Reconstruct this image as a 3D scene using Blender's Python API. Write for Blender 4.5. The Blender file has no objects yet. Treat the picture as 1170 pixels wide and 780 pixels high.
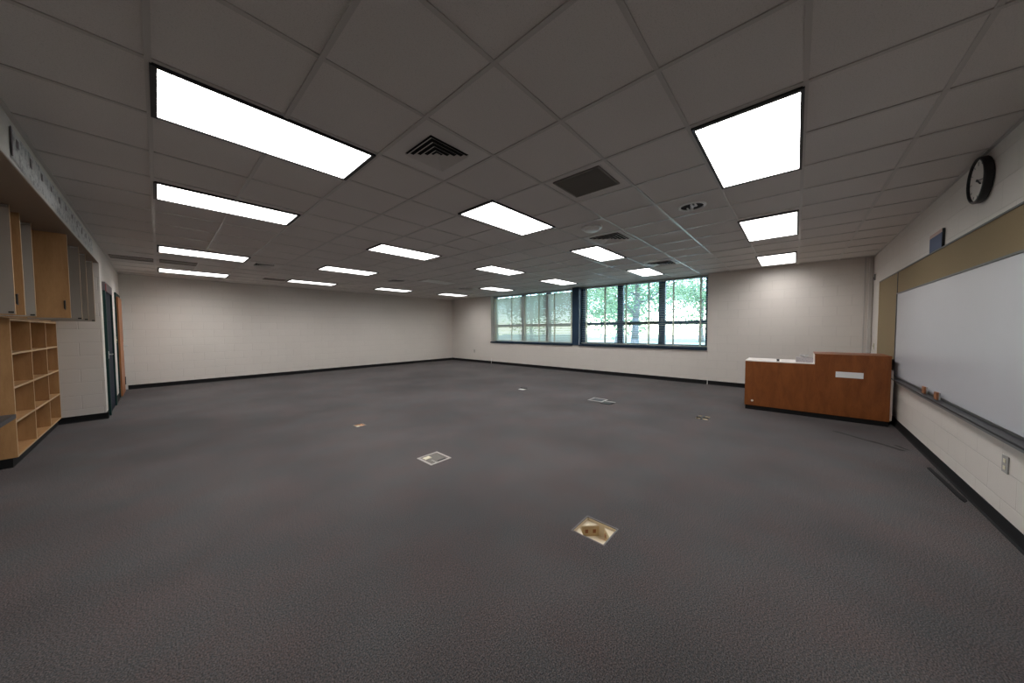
import bpy, bmesh, math, random
from mathutils import Vector, Matrix
random.seed(7)
SC = bpy.context.scene
COL = SC.collection

# ------------------------------------------------------------------ sizes (metres)
H = 2.743            # ceiling height
EYE = 1.3876
XW = 9.098           # window wall
YB = 11.851          # plain back wall
YR = -1.083          # whiteboard wall
XL = -0.585          # door wall / bulkhead face
XA = -1.42           # back of the cabinet alcove
YE = 8.15            # end wall of the alcove
ZS = 2.455           # bulkhead underside

# ------------------------------------------------------------------ mesh builder
class MB:
    def __init__(self): self.bm = bmesh.new()
    def box(self, x0, x1, y0, y1, z0, z1, bev=0.0):
        b = self.bm
        v = [b.verts.new((x, y, z)) for x in (x0, x1) for y in (y0, y1) for z in (z0, z1)]
        fs = [b.faces.new([v[i] for i in q]) for q in
              ((0,1,3,2), (4,6,7,5), (0,4,5,1), (2,3,7,6), (0,2,6,4), (1,5,7,3))]
        if bev:
            es = set(e for f in fs for e in f.edges)
            bmesh.ops.bevel(b, geom=list(es), offset=bev, segments=2, affect='EDGES', profile=0.6)
        return self
    def quad(self, *p):
        self.bm.faces.new([self.bm.verts.new(q) for q in p]); return self
    def bar(self, p, q, r, n=8, r2=None):
        p, q = Vector(p), Vector(q); d = q - p; L = d.length
        m = Matrix.Translation((p + q) / 2) @ d.to_track_quat('Z', 'Y').to_matrix().to_4x4()
        bmesh.ops.create_cone(self.bm, cap_ends=True, segments=n, radius1=r,
                              radius2=r if r2 is None else r2, depth=L, matrix=m)
        return self
    def lathe(self, prof, n=40, mat=None):
        """prof: (radius, height) pairs about +Z."""
        rings = []
        for r, z in prof:
            if r < 1e-6: rings.append([self.bm.verts.new((0, 0, z))])
            else: rings.append([self.bm.verts.new((r*math.cos(2*math.pi*k/n), r*math.sin(2*math.pi*k/n), z)) for k in range(n)])
        new = [v for r in rings for v in r]
        for a, b in zip(rings, rings[1:]):
            for k in range(n):
                l = (k+1) % n
                if len(a) == 1 and len(b) == 1: continue
                if len(a) == 1: self.bm.faces.new((a[0], b[k], b[l]))
                elif len(b) == 1: self.bm.faces.new((a[k], a[l], b[0]))
                else: self.bm.faces.new((a[k], a[l], b[l], b[k]))
        if mat is not None: bmesh.ops.transform(self.bm, matrix=mat, verts=new)
        return self
    def build(self, name, m, parent=None, loc=None, smooth=False):
        """Coordinates are world; loc (or the parent's place) becomes the origin."""
        off = Vector(parent_world(parent)) if parent else Vector(loc or (0, 0, 0))
        bmesh.ops.translate(self.bm, verts=self.bm.verts, vec=-off)
        bmesh.ops.recalc_face_normals(self.bm, faces=self.bm.faces)
        me = bpy.data.meshes.new(name); self.bm.to_mesh(me); self.bm.free()
        if smooth:
            for p in me.polygons: p.use_smooth = True
        if m: me.materials.append(m)
        o = bpy.data.objects.new(name, me); COL.objects.link(o)
        if parent: o.parent = parent
        else: o.location = off
        return o

def parent_world(o):
    v = Vector((0, 0, 0))
    while o: v += Vector(o.location); o = o.parent
    return v
def tag(o, label, cat, group=None):
    o['label'] = label; o['category'] = cat
    if group: o['group'] = group
    return o
def thing(name, label, cat, loc, group=None):
    o = bpy.data.objects.new(name, None); COL.objects.link(o); o.location = loc
    o.empty_display_size = 0.1
    return tag(o, label, cat, group)
def struct(o): o['kind'] = 'structure'; return o

# ------------------------------------------------------------------ materials
def mat(name, col, rough=0.6, metal=0.0, spec=0.5):
    m = bpy.data.materials.new(name); m.use_nodes = True
    p = m.node_tree.nodes['Principled BSDF']
    p.inputs['Base Color'].default_value = (*col, 1); p.inputs['Roughness'].default_value = rough
    p.inputs['Metallic'].default_value = metal; p.inputs['Specular IOR Level'].default_value = spec
    return m
def N(m, t, **kw):
    n = m.node_tree.nodes.new(t)
    for k, v in kw.items(): setattr(n, k, v)
    return n
def L(m, a, b): m.node_tree.links.new(a, b)
def bsdf(m): return m.node_tree.nodes['Principled BSDF']
def mix(m, f, a, b):
    n = N(m, 'ShaderNodeMix', data_type='RGBA')
    if hasattr(f, 'links'): L(m, f, n.inputs[0])
    else: n.inputs[0].default_value = f
    for s, c in ((6, a), (7, b)):
        if hasattr(c, 'links'): L(m, c, n.inputs[s])
        else: n.inputs[s].default_value = (*c, 1)
    return n.outputs[2]
def noise(m, vec, scale, detail=3, rough=0.5):
    n = N(m, 'ShaderNodeTexNoise'); n.inputs['Scale'].default_value = scale
    n.inputs['Detail'].default_value = detail; n.inputs['Roughness'].default_value = rough
    if vec is not None: L(m, vec, n.inputs['Vector'])
    return n
def ramp(m, src, stops):
    n = N(m, 'ShaderNodeValToRGB'); L(m, src, n.inputs[0])
    e = n.color_ramp.elements
    while len(e) < len(stops): e.new(0.5)
    for q, (p, c) in zip(e, stops): q.position = p; q.color = (*c, 1) if len(c) == 3 else c
    return n.outputs[0]
def bump(m, h, strength, dist=0.01):
    n = N(m, 'ShaderNodeBump'); n.inputs['Strength'].default_value = strength
    n.inputs['Distance'].default_value = dist; L(m, h, n.inputs['Height'])
    L(m, n.outputs[0], bsdf(m).inputs['Normal'])
def geo_pos(m): return N(m, 'ShaderNodeNewGeometry').outputs['Position']
def obj_pos(m): return N(m, 'ShaderNodeTexCoord').outputs['Object']

def block_wall(name, axis, col=(0.70, 0.655, 0.61), rough=0.42):
    """Painted concrete block; axis is the wall's own horizontal axis."""
    m = mat(name, col, rough, spec=0.35)
    sep = N(m, 'ShaderNodeSeparateXYZ'); L(m, geo_pos(m), sep.inputs[0])
    cmb = N(m, 'ShaderNodeCombineXYZ'); L(m, sep.outputs[axis], cmb.inputs[0]); L(m, sep.outputs[2], cmb.inputs[1])
    br = N(m, 'ShaderNodeTexBrick'); L(m, cmb.outputs[0], br.inputs['Vector'])
    br.inputs['Scale'].default_value = 1.0; br.inputs['Mortar Size'].default_value = 0.0045
    br.inputs['Mortar Smooth'].default_value = 0.6
    br.inputs['Brick Width'].default_value = 0.406; br.inputs['Row Height'].default_value = 0.2032
    br.inputs['Color1'].default_value = (1, 1, 1, 1); br.inputs['Color2'].default_value = (.985, .985, .985, 1)
    br.inputs['Mortar'].default_value = (.92, .92, .92, 1)
    nz = noise(m, geo_pos(m), 1.3, 4)
    c1 = mix(m, nz.outputs[0], [c*0.95 for c in col], [min(1, c*1.04) for c in col])
    mul = N(m, 'ShaderNodeMix', data_type='RGBA', blend_type='MULTIPLY'); mul.inputs[0].default_value = 1
    L(m, c1, mul.inputs[6]); L(m, br.outputs['Color'], mul.inputs[7])
    L(m, mul.outputs[2], bsdf(m).inputs['Base Color'])
    fine = noise(m, geo_pos(m), 130, 4, .6)
    sub = N(m, 'ShaderNodeMath', operation='MULTIPLY_ADD'); L(m, br.outputs['Fac'], sub.inputs[0])
    sub.inputs[1].default_value = -1.0; 
    sc = N(m, 'ShaderNodeMath', operation='MULTIPLY'); L(m, fine.outputs[0], sc.inputs[0]); sc.inputs[1].default_value = 0.22
    L(m, sc.outputs[0], sub.inputs[2])
    bump(m, sub.outputs[0], 0.55, 0.006)
    return m

def wood(name, c1, c2, scale=(1.2, 1.2, 9), rough=0.45):
    m = mat(name, c1, rough, spec=0.4)
    mp = N(m, 'ShaderNodeMapping'); L(m, obj_pos(m), mp.inputs[0]); mp.inputs['Scale'].default_value = scale
    n1 = noise(m, mp.outputs[0], 3.0, 6, .6); n1.inputs['Distortion'].default_value = 0.6
    n2 = noise(m, mp.outputs[0], 22.0, 3, .6)
    a = N(m, 'ShaderNodeMath', operation='MULTIPLY_ADD'); L(m, n2.outputs[0], a.inputs[0]); a.inputs[1].default_value = 0.35; L(m, n1.outputs[0], a.inputs[2])
    L(m, ramp(m, a.outputs[0], [(0.42, c2), (0.85, c1)]), bsdf(m).inputs['Base Color'])
    return m

M = {}
M['wall_x'] = block_wall('painted_block_x', 0)
M['wall_y'] = block_wall('painted_block_y', 1)
M['plaster'] = mat('painted_plaster', (0.66, 0.64, 0.60), 0.55)
M['soffit'] = mat('soffit_wood_bounce', (0.26, 0.195, 0.14), 0.6)  # brown light bounced off the cabinet wood, put into the underside colour
M['rubber'] = mat('black_rubber', (0.010, 0.010, 0.011), 0.75, spec=0.2)
M['red'] = mat('dull_red_paint', (0.20, 0.025, 0.025), 0.5)
M['raceway'] = mat('raceway_paint', (0.55, 0.52, 0.49), 0.5)
M['white_metal'] = mat('white_metal', (0.78, 0.78, 0.76), 0.35)
M['grid'] = mat('grid_white_enamel', (0.50, 0.472, 0.445), 0.30)
M['dark_metal'] = mat('dark_fixture_metal', (0.02, 0.02, 0.022), 0.5)
M['vent_dark'] = mat('vent_shadow_black', (0.006, 0.006, 0.006), 0.9)
M['vent_grey'] = mat('vent_enamel', (0.62, 0.59, 0.56), 0.45)
M['grille_brown'] = mat('return_grille_brown', (0.20, 0.172, 0.150), 0.6)
M['maple'] = wood('maple_veneer', (0.47, 0.265, 0.118), (0.37, 0.195, 0.08), (6, 6, 1.0))
M['maple_edge'] = mat('maple_edge_band', (0.52, 0.35, 0.19), 0.5)
M['melamine'] = mat('grey_melamine', (0.37, 0.34, 0.30), 0.5)
M['cherry'] = wood('cherry_veneer', (0.255, 0.082, 0.020), (0.165, 0.045, 0.010), (4, 4, 1.0), 0.38)
M['black_lam'] = mat('dark_counter_laminate', (0.035, 0.037, 0.042), 0.4)
M['white_lam'] = mat('white_laminate', (0.78, 0.74, 0.70), 0.4)
M['handle'] = mat('black_handle', (0.02, 0.017, 0.014), 0.4)
M['steel'] = mat('brushed_steel', (0.62, 0.62, 0.62), 0.32, 1.0)
M['navy_sill'] = mat('navy_sill_paint', (0.014, 0.028, 0.050), 0.8, spec=0.15)
M['navy_post'] = mat('navy_post_paint', (0.020, 0.045, 0.085), 0.5, spec=0.3)
M['navy'] = mat('navy_frame_paint', (0.035, 0.085, 0.16), 0.4)
M['navy_door'] = mat('navy_door_paint', (0.008, 0.012, 0.026), 0.7, spec=0.15)
M['teal_frame'] = mat('dark_teal_frame_paint', (0.010, 0.032, 0.030), 0.65, spec=0.2)
M['head_grey'] = mat('grey_door_head', (0.12, 0.10, 0.11), 0.5)
M['door_orange'] = wood('orange_oak_veneer', (0.40, 0.15, 0.05), (0.28, 0.095, 0.03), (5, 5, 1))
M['slat'] = mat('blind_slat', (0.80, 0.80, 0.75), 0.45)
M['tape'] = mat('blind_tape', (0.66, 0.62, 0.50), 0.8)
M['cord'] = mat('blind_cord', (0.80, 0.80, 0.78), 0.8)
M['alu'] = mat('aluminium_trim', (0.10, 0.10, 0.10), 0.4, 0.6)
M['tray'] = mat('tray_dark', (0.055, 0.056, 0.060), 0.45, 0.3)
M['tray_under'] = mat('tray_grey', (0.30, 0.31, 0.31), 0.5)
M['felt'] = wood('eraser_wood', (0.36, 0.15, 0.07), (0.24, 0.09, 0.04))
M['pink'] = mat('pink_band', (0.55, 0.38, 0.33), 0.6)
M['blue_face'] = mat('blue_grey_cloth', (0.085, 0.11, 0.19), 0.8)
M['black'] = mat('black_plastic', (0.010, 0.010, 0.011), 0.4)
M['cream'] = mat('cream_plastic', (0.70, 0.66, 0.50), 0.45)
M['grey_plastic'] = mat('grey_plate', (0.34, 0.33, 0.32), 0.45)
M['paper'] = mat('white_paper', (0.80, 0.80, 0.79), 0.8)
M['brass'] = mat('brass_plate', (0.62, 0.50, 0.31), 0.5, 0.0)
M['tan_box'] = mat('tan_box_paint', (0.58, 0.48, 0.33), 0.55)
M['galv'] = mat('galvanised_frame', (0.44, 0.41, 0.385), 0.45, 0.3)
M['box_frame'] = mat('dull_metal_frame', (0.15, 0.14, 0.135), 0.5)
M['cream_tan'] = mat('cream_tan_enamel', (0.74, 0.65, 0.49), 0.5)
M['lid'] = mat('grey_lid', (0.155, 0.145, 0.13), 0.8)
M['copper_tan'] = mat('orange_tan_liner', (0.62, 0.36, 0.22), 0.6)
M['lawn'] = mat('lawn', (0.16, 0.30, 0.09), 0.9)
M['path'] = mat('pale_concrete', (0.48, 0.475, 0.465), 0.9)
M['bark'] = mat('bark', (0.17, 0.17, 0.175), 0.9)

# translucent blinds
def slat_mat():
    m = M['slat']; nt = m.node_tree
    tr = N(m, 'ShaderNodeBsdfTranslucent'); tr.inputs[0].default_value = (0.68, 0.72, 0.58, 1)
    mx = N(m, 'ShaderNodeMixShader'); mx.inputs[0].default_value = 0.38
    L(m, bsdf(m).outputs[0], mx.inputs[1]); L(m, tr.outputs[0], mx.inputs[2])
    L(m, mx.outputs[0], nt.nodes['Material Output'].inputs[0])
slat_mat()
def leaf_mat(name, c):
    m = mat(name, c, 0.6); nt = m.node_tree
    nz = noise(m, geo_pos(m), 0.9, 2)
    L(m, mix(m, nz.outputs[0], [q*0.6 for q in c], [min(1, q*1.5) for q in c]), bsdf(m).inputs['Base Color'])
    tr = N(m, 'ShaderNodeBsdfTranslucent'); tr.inputs[0].default_value = (min(1, c[0]*1.5), min(1, c[1]*1.6), c[2], 1)
    mx = N(m, 'ShaderNodeMixShader'); mx.inputs[0].default_value = 0.45
    L(m, bsdf(m).outputs[0], mx.inputs[1]); L(m, tr.outputs[0], mx.inputs[2])
    L(m, mx.outputs[0], nt.nodes['Material Output'].inputs[0]); return m
M['leaf'] = leaf_mat('fresh_leaf', (0.24, 0.35, 0.24))
M['leaf2'] = leaf_mat('deep_leaf', (0.23, 0.335, 0.235))
def glass_mat():
    m = bpy.data.materials.new('window_glass'); m.use_nodes = True; nt = m.node_tree
    nt.nodes.remove(nt.nodes['Principled BSDF'])
    t = N(m, 'ShaderNodeBsdfTransparent'); t.inputs[0].default_value = (0.93, 0.97, 0.97, 1)
    g = N(m, 'ShaderNodeBsdfGlossy'); g.inputs['Roughness'].default_value = 0.02
    fr = N(m, 'ShaderNodeFresnel'); fr.inputs[0].default_value = 1.35
    mx = N(m, 'ShaderNodeMixShader'); L(m, fr.outputs[0], mx.inputs[0])
    L(m, t.outputs[0], mx.inputs[1]); L(m, g.outputs[0], mx.inputs[2])
    L(m, mx.outputs[0], nt.nodes['Material Output'].inputs[0]); return m
M['glass'] = glass_mat()
def light_mat(name, strength, col):
    m = bpy.data.materials.new(name); m.use_nodes = True
    p = bsdf(m); p.inputs['Base Color'].default_value = (.8, .8, .8, 1)
    p.inputs['Emission Color'].default_value = (*col, 1); p.inputs['Emission Strength'].default_value = strength
    return m
M['lamp'] = light_mat('lit_prismatic_lens', 11.0, (1.0, 0.975, 0.95))
def lens_distribution(m, full):
    # a prismatic troffer lens throws most of its light downward and little sideways
    g = N(m, 'ShaderNodeNewGeometry'); dt = N(m, 'ShaderNodeVectorMath', operation='DOT_PRODUCT')
    L(m, g.outputs['Incoming'], dt.inputs[0]); L(m, g.outputs['Normal'], dt.inputs[1])
    k = ramp(m, dt.outputs['Value'], [(0.0, (.10,)*3), (0.25, (.29,)*3), (0.5, (.64,)*3), (0.75, (.95,)*3), (1.0, (1.1,)*3)])
    mu = N(m, 'ShaderNodeMath', operation='MULTIPLY'); L(m, k, mu.inputs[0]); mu.inputs[1].default_value = full
    L(m, mu.outputs[0], bsdf(m).inputs['Emission Strength'])
lens_distribution(M['lamp'], 16.5)
M['lamp_dim'] = light_mat('lit_lens_dimmed', 11.0, (1.0, 0.975, 0.955)); lens_distribution(M['lamp_dim'], 12.0)  # two whiteboard-row panels, dimmed to calm the bright patch on the window wall
M['lens_off'] = mat('unlit_prismatic_lens', (0.72, 0.74, 0.72), 0.3)

# carpet: speckled grey pile, a few worn patches and the dark scuffs by the desk
def carpet():
    m = mat('carpet', (0.09, 0.085, 0.085), 0.95, spec=0.12)
    P = geo_pos(m)
    n1 = noise(m, P, 165, 3, .8); n2 = noise(m, P, 95, 2, .7); n3 = noise(m, P, 0.8, 3, .5); n5 = noise(m, P, 2.3, 3, .6); n4 = noise(m, P, 4.5, 2, .5)
    sp = ramp(m, n1.outputs[0], [(0.36, (0.026, 0.025, 0.028)), (0.50, (0.082, 0.078, 0.080)), (0.64, (0.175, 0.164, 0.162))])
    tint = ramp(m, n2.outputs[0], [(0.32, (0.70, 0.78, 0.88)), (0.5, (1, .98, .98)), (0.68, (1.28, 1.06, 1.0))])
    a = N(m, 'ShaderNodeMix', data_type='RGBA', blend_type='MULTIPLY'); a.inputs[0].default_value = 0.8
    L(m, sp, a.inputs[6]); L(m, tint, a.inputs[7])
    worn = ramp(m, n3.outputs[0], [(0.35, (0.86, 0.86, 0.86)), (0.65, (1.12, 1.11, 1.10))])
    b = N(m, 'ShaderNodeMix', data_type='RGBA', blend_type='MULTIPLY'); b.inputs[0].default_value = 1
    hue = N(m, 'ShaderNodeMix', data_type='RGBA', blend_type='MULTIPLY'); hue.inputs[0].default_value = 1
    L(m, worn, hue.inputs[6]); L(m, ramp(m, n5.outputs[0], [(0.35, (1.05, .98, .97)), (0.65, (.96, 1.02, 1.03))]), hue.inputs[7])
    L(m, a.outputs[2], b.inputs[6]); L(m, hue.outputs[2], b.inputs[7])
    fin = b.outputs[2]
    # scuffs: thin wavering dark lines on the pile in front of the desk
    sep = N(m, 'ShaderNodeSeparateXYZ'); L(m, P, sep.inputs[0])
    def band(x0, y0, x1, y1, w):
        nonlocal fin
        dx, dy = x1-x0, y1-y0; ln = math.hypot(dx, dy); ux, uy = dx/ln, dy/ln
        def lin(a_, b_, c_):
            q = N(m, 'ShaderNodeMath', operation='MULTIPLY_ADD'); L(m, sep.outputs[0], q.inputs[0]); q.inputs[1].default_value = a_; q.inputs[2].default_value = c_
            r = N(m, 'ShaderNodeMath', operation='MULTIPLY_ADD'); L(m, sep.outputs[1], r.inputs[0]); r.inputs[1].default_value = b_; L(m, q.outputs[0], r.inputs[2]); return r.outputs[0]
        t = lin(ux, uy, -(x0*ux+y0*uy)); s = lin(-uy, ux, (x0*uy-y0*ux))
        wob = N(m, 'ShaderNodeMath', operation='MULTIPLY_ADD'); L(m, n4.outputs[0], wob.inputs[0]); wob.inputs[1].default_value = 0.10; L(m, s, wob.inputs[2])
        ab = N(m, 'ShaderNodeMath', operation='ADD'); L(m, wob.outputs[0], ab.inputs[0]); ab.inputs[1].default_value = -0.05
        ab2 = N(m, 'ShaderNodeMath', operation='ABSOLUTE'); L(m, ab.outputs[0], ab2.inputs[0])
        mr = N(m, 'ShaderNodeMapRange'); L(m, ab2.outputs[0], mr.inputs[0]); mr.inputs[1].default_value = w*.4; mr.inputs[2].default_value = w; mr.inputs[3].default_value = 1; mr.inputs[4].default_value = 0
        e = N(m, 'ShaderNodeMath', operation='SUBTRACT'); L(m, t, e.inputs[0]); e.inputs[1].default_value = ln/2
        e2 = N(m, 'ShaderNodeMath', operation='ABSOLUTE'); L(m, e.outputs[0], e2.inputs[0])
        me = N(m, 'ShaderNodeMapRange'); L(m, e2.outputs[0], me.inputs[0]); me.inputs[1].default_value = ln*.42; me.inputs[2].default_value = ln*.5; me.inputs[3].default_value = 1; me.inputs[4].default_value = 0
        f = N(m, 'ShaderNodeMath', operation='MULTIPLY'); L(m, mr.outputs[0], f.inputs[0]); L(m, me.outputs[0], f.inputs[1])
        f2 = N(m, 'ShaderNodeMath', operation='MULTIPLY'); L(m, f.outputs[0], f2.inputs[0]); f2.inputs[1].default_value = 0.75
        fin = mix(m, f2.outputs[0], fin, (0.018, 0.016, 0.017))
    band(6.05, -0.40, 5.75, -0.75, 0.030)
    band(5.80, -0.70, 5.55, -0.95, 0.035)
    band(5.78, -0.90, 5.62, -0.985, 0.025)
    L(m, fin, bsdf(m).inputs['Base Color'])
    bump(m, n1.outputs[0], 0.12, 0.002)
    return m
M['carpet'] = carpet()

def tile_mat():
    m = mat('ceiling_tile', (0.60, 0.56, 0.53), 0.9, spec=0.15)
    n = noise(m, geo_pos(m), 160, 3, .7); n2 = noise(m, geo_pos(m), 0.7, 2)
    a = ramp(m, n.outputs[0], [(0.33, (0.56, 0.53, 0.50)), (0.47, (0.67, 0.63, 0.60)), (1, (0.69, 0.655, 0.625))])
    b = N(m, 'ShaderNodeMix', data_type='RGBA', blend_type='MULTIPLY'); b.inputs[0].default_value = 1
    L(m, a, b.inputs[6]); L(m, ramp(m, n2.outputs[0], [(0.3, (.95, .95, .95)), (0.7, (1.03, 1.03, 1.03))]), b.inputs[7])
    L(m, b.outputs[2], bsdf(m).inputs['Base Color']); bump(m, n.outputs[0], 0.3, 0.003); return m
M['tile'] = tile_mat()

def tack_mat():
    m = mat('tan_tack_cloth', (0.30, 0.225, 0.125), 0.9, spec=0.2)
    n = noise(m, geo_pos(m), 60, 3, .6); n2 = noise(m, geo_pos(m), 2.0, 3, .6)
    c = mix(m, n.outputs[0], (0.235, 0.18, 0.105), (0.285, 0.22, 0.132))
    L(m, mix(m, n2.outputs[0], c, (0.255, 0.19, 0.11)), bsdf(m).inputs['Base Color']); bump(m, n.outputs[0], .25, .002); return m
M['tack'] = tack_mat()
def board_mat():
    m = mat('whiteboard_enamel', (0.55, 0.57, 0.61), 0.26, spec=0.5)
    n = noise(m, geo_pos(m), 1.6, 4, .6)
    L(m, mix(m, n.outputs[0], (0.53, 0.55, 0.59), (0.57, 0.59, 0.63)), bsdf(m).inputs['Base Color'])
    return m
M['board'] = board_mat()
def chart_mat():
    m = mat('printed_paper', (0.62, 0.63, 0.62), 0.7)
    v = N(m, 'ShaderNodeTexVoronoi'); v.inputs['Scale'].default_value = 28; L(m, geo_pos(m), v.inputs['Vector'])
    n = noise(m, geo_pos(m), 18, 3, .7)
    a = ramp(m, n.outputs[0], [(0.36, (0.30, 0.31, 0.33)), (0.50, (0.60, 0.61, 0.61)), (0.7, (0.68, 0.69, 0.68))])
    b = ramp(m, v.outputs['Distance'], [(0.08, (0.55, 0.56, 0.6)), (0.25, (1, 1, 1))])
    q = N(m, 'ShaderNodeMix', data_type='RGBA', blend_type='MULTIPLY'); q.inputs[0].default_value = 1
    L(m, a, q.inputs[6]); L(m, b, q.inputs[7]); L(m, q.outputs[2], bsdf(m).inputs['Base Color']); return m
M['chart'] = chart_mat()
def tissue_mat():
    m = mat('grey_patterned_card', (0.45, 0.42, 0.43), 0.6)
    n = noise(m, geo_pos(m), 60, 2, .6)
    L(m, mix(m, n.outputs[0], (0.26, 0.24, 0.25), (0.60, 0.56, 0.57)), bsdf(m).inputs['Base Color']); return m
M['tissue_box'] = tissue_mat()

# ================================================================== SETTING
# floor with the real openings of the floor boxes
HOLES = [(1.868, 2.078, 0.893, 1.117), (1.845, 2.055, 2.775, 2.995), (1.865, 1.985, 4.66, 4.78), (5.52, 5.74, 0.97, 1.13)]
def plane_with_holes(mb, x0, x1, y0, y1, z, holes):
    xs = sorted({x0, x1, *[h[0] for h in holes], *[h[1] for h in holes]})
    ys = sorted({y0, y1, *[h[2] for h in holes], *[h[3] for h in holes]})
    for a, b in zip(xs, xs[1:]):
        for c, d in zip(ys, ys[1:]):
            mx, my = (a+b)/2, (c+d)/2
            if any(h[0] < mx < h[1] and h[2] < my < h[3] for h in holes): continue
            mb.quad((a, c, z), (b, c, z), (b, d, z), (a, d, z))
mb = MB(); plane_with_holes(mb, XA, XW, YR, YB, 0.0, HOLES)
bmesh.ops.remove_doubles(mb.bm, verts=mb.bm.verts, dist=1e-5)
struct(mb.build('floor', M['carpet']))

mb = MB(); mb.box(XL, XW+0.6, YR-.3, YB+.3, H, H+0.25)
struct(mb.build('ceiling', M['tile']))
GX = [0.008, .585, 1.18, 1.79, 2.42, 3.05, 3.655, 4.25, 4.83, 5.42, 6.00, 6.60, 7.19, 7.79, 8.38, 8.98]
GY = [-.61, -.013, .57, 1.17, 1.785, 2.425, 3.03, 3.65, 4.25, 4.835, 5.42, 6.03, 6.65, 7.27, 7.88, 8.48, 9.1, 9.74, 10.34, 10.94, 11.5]
mb = MB(); w = 0.0125; t = 0.007
for x in GX: mb.box(x-w, x+w, YR, YB, H-t, H+.001)
for a, b in zip([XL]+[g+w for g in GX], [g-w for g in GX]+[XW]):
    for y in GY: mb.box(a, b, y-w, y+w, H-t*0.85, H+.001)
mb.box(XL, XL+.022, YR, YB, H-t, H+.001); mb.box(XW-.022, XW, YR, 1.6, H-t, H+.001); mb.box(XW-.022, XW, 9.3, YB, H-t, H+.001)
mb.box(XL, XW, YR, YR+.022, H-t, H+.001); mb.box(XL, XW, YB-.022, YB, H-t, H+.001)
struct(mb.build('ceiling_grid', M['grid']))

# walls
struct(MB().box(XA-.2, XW+.3, YB, YB+.2, 0, H+.2).build('wall_back', M['wall_x']))
struct(MB().box(XA-.2, XW+.3, YR-.2, YR, 0, H+.2).build('wall_right', M['wall_x']))
mb = MB(); mb.box(XL-.2, XL, YE, YB, 0, H+.2)
struct(mb.build('wall_left', M['wall_y']))
struct(MB().box(XA-.2, XA, YR, YE+.2, 0, H+.2).build('wall_alcove_back', M['wall_y']))
struct(MB().box(XA, XL-.2005, YE, YE+.2, 0, H+.2).build('wall_alcove_end', M['wall_x']))
# the end wall's skin runs to the corner
struct(MB().box(XA, XL-.0005, YE-.004, YE+.0005, 0, ZS).build('wall_alcove_face', M['wall_x']))
struct(MB().box(XA, XL, YR, YE-.004, ZS+.006, H).build('wall_bulkhead', M['plaster']))
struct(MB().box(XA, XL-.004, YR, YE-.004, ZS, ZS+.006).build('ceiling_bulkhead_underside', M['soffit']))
# window wall with the long opening
W0, W1, ZSILL = 1.635, 9.285, 0.895
mb = MB()
mb.box(XW, XW+.4, YR-.2, W0, 0, H+.2); mb.box(XW, XW+.4, W1, YB+.2, 0, H+.2); mb.box(XW, XW+.4, W0, W1, 0, ZSILL-.02)
struct(mb.build('wall_window', M['wall_y']))

# baseboards (black rubber cove)
def cove(mb, p, q, n):
    """strip from p to q on the floor, n = direction into the room"""
    p, q, n = Vector((*p, 0)), Vector((*q, 0)), Vector((*n, 0))
    prof = [(0, 0), (.020, 0), (.009, .012), (.006, .03), (.006, .098), (0, .1)]
    a = [mb.bm.verts.new(p + n*d + Vector((0, 0, z))) for d, z in prof]
    b = [mb.bm.verts.new(q + n*d + Vector((0, 0, z))) for d, z in prof]
    for i in range(len(prof)):
        j = (i+1) % len(prof); mb.bm.faces.new((a[i], a[j], b[j], b[i]))
    mb.bm.faces.new(a[::-1]); mb.bm.faces.new(b)
mb = MB(); cove(mb, (XL+.07, YB), (XW, YB), (0, -1)); struct(mb.build('baseboard_back', M['rubber']))
mb = MB(); cove(mb, (XW, W1+.007), (XW, YB), (-1, 0)); cove(mb, (XW, W0-.014), (XW, W1-.007), (-1, 0)); cove(mb, (XW, YR), (XW, W0-.028), (-1, 0)); struct(mb.build('baseboard_window', M['rubber']))
mb = MB(); cove(mb, (XA, YR), (XW, YR), (0, 1)); struct(mb.build('baseboard_right', M['rubber']))
mb = MB(); cove(mb, (XL, YE-.02), (XL, 8.40), (1, 0)); cove(mb, (XL, 9.62), (XL, 10.50), (1, 0)); cove(mb, (-1.035, YE-.004), (XL+.02, YE-.004), (0, -1)); struct(mb.build('baseboard_left', M['rubber']))
struct(MB().box(XW-.010, XW, W1-.006, W1+.006, 0, .20).build('trim_1', M['white_metal']))
struct(MB().box(XW-.010, XW, W0-.027, W0-.015, 0, .13).build('trim_2', M['white_metal']))
# raceway up the far corner
mb = MB(); mb.box(XW-.022, XW, YR+.015, YR+.055, 0, H); mb.box(XW-.012, XW, YR+.10, YR+.12, 0, H)
struct(mb.build('trim_3', M['raceway']))

# ------------------------------------------------------------------ windows
def window(name, ya, yb, mull, post):
    """ya<yb; mull: centres of the vertical members"""
    r = bpy.data.objects.new(name, None); COL.objects.link(r); r.location = (XW+.16, ya, ZSILL); struct(r)
    x0, x1 = XW+.25, XW+.33
    mb = MB(); mb.box(x0, x1, ya, ya+.09, ZSILL, H); mb.box(x0, x1, yb-.09, yb, ZSILL, H)
    mb.box(x0, x1, ya+.09, yb-.09, ZSILL, ZSILL+.07); mb.box(x0, x1, ya+.09, yb-.09, H-.05, H)
    mb.build('window_frame', M['navy'], r)
    ys = [ya+.09] + [c for c in mull] + [yb-.09]
    for c in mull: MB().box(x0-.02, x1, c-.085, c+.085, ZSILL+.07, H-.05).build('mullion', M['navy'], r)
    for i in range(len(ys)-1):
        a = ys[i] + (.085 if i else 0); b = ys[i+1] - (.085 if i < len(ys)-2 else 0)
        MB().box(x0+.005, x1, a, b, 1.505, 1.605).build('transom', M['navy'], r)
        MB().box(x0+.045, x0+.051, a, b, ZSILL+.07, 1.505).build('glass_pane', M['glass'], r)
        MB().box(x0+.045, x0+.051, a, b, 1.605, H-.05).build('glass_pane', M['glass'], r)
    return r
PY0, PY1 = 5.235, 5.475
window('window_1', PY1, W1, [7.76, 6.62], None)
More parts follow.
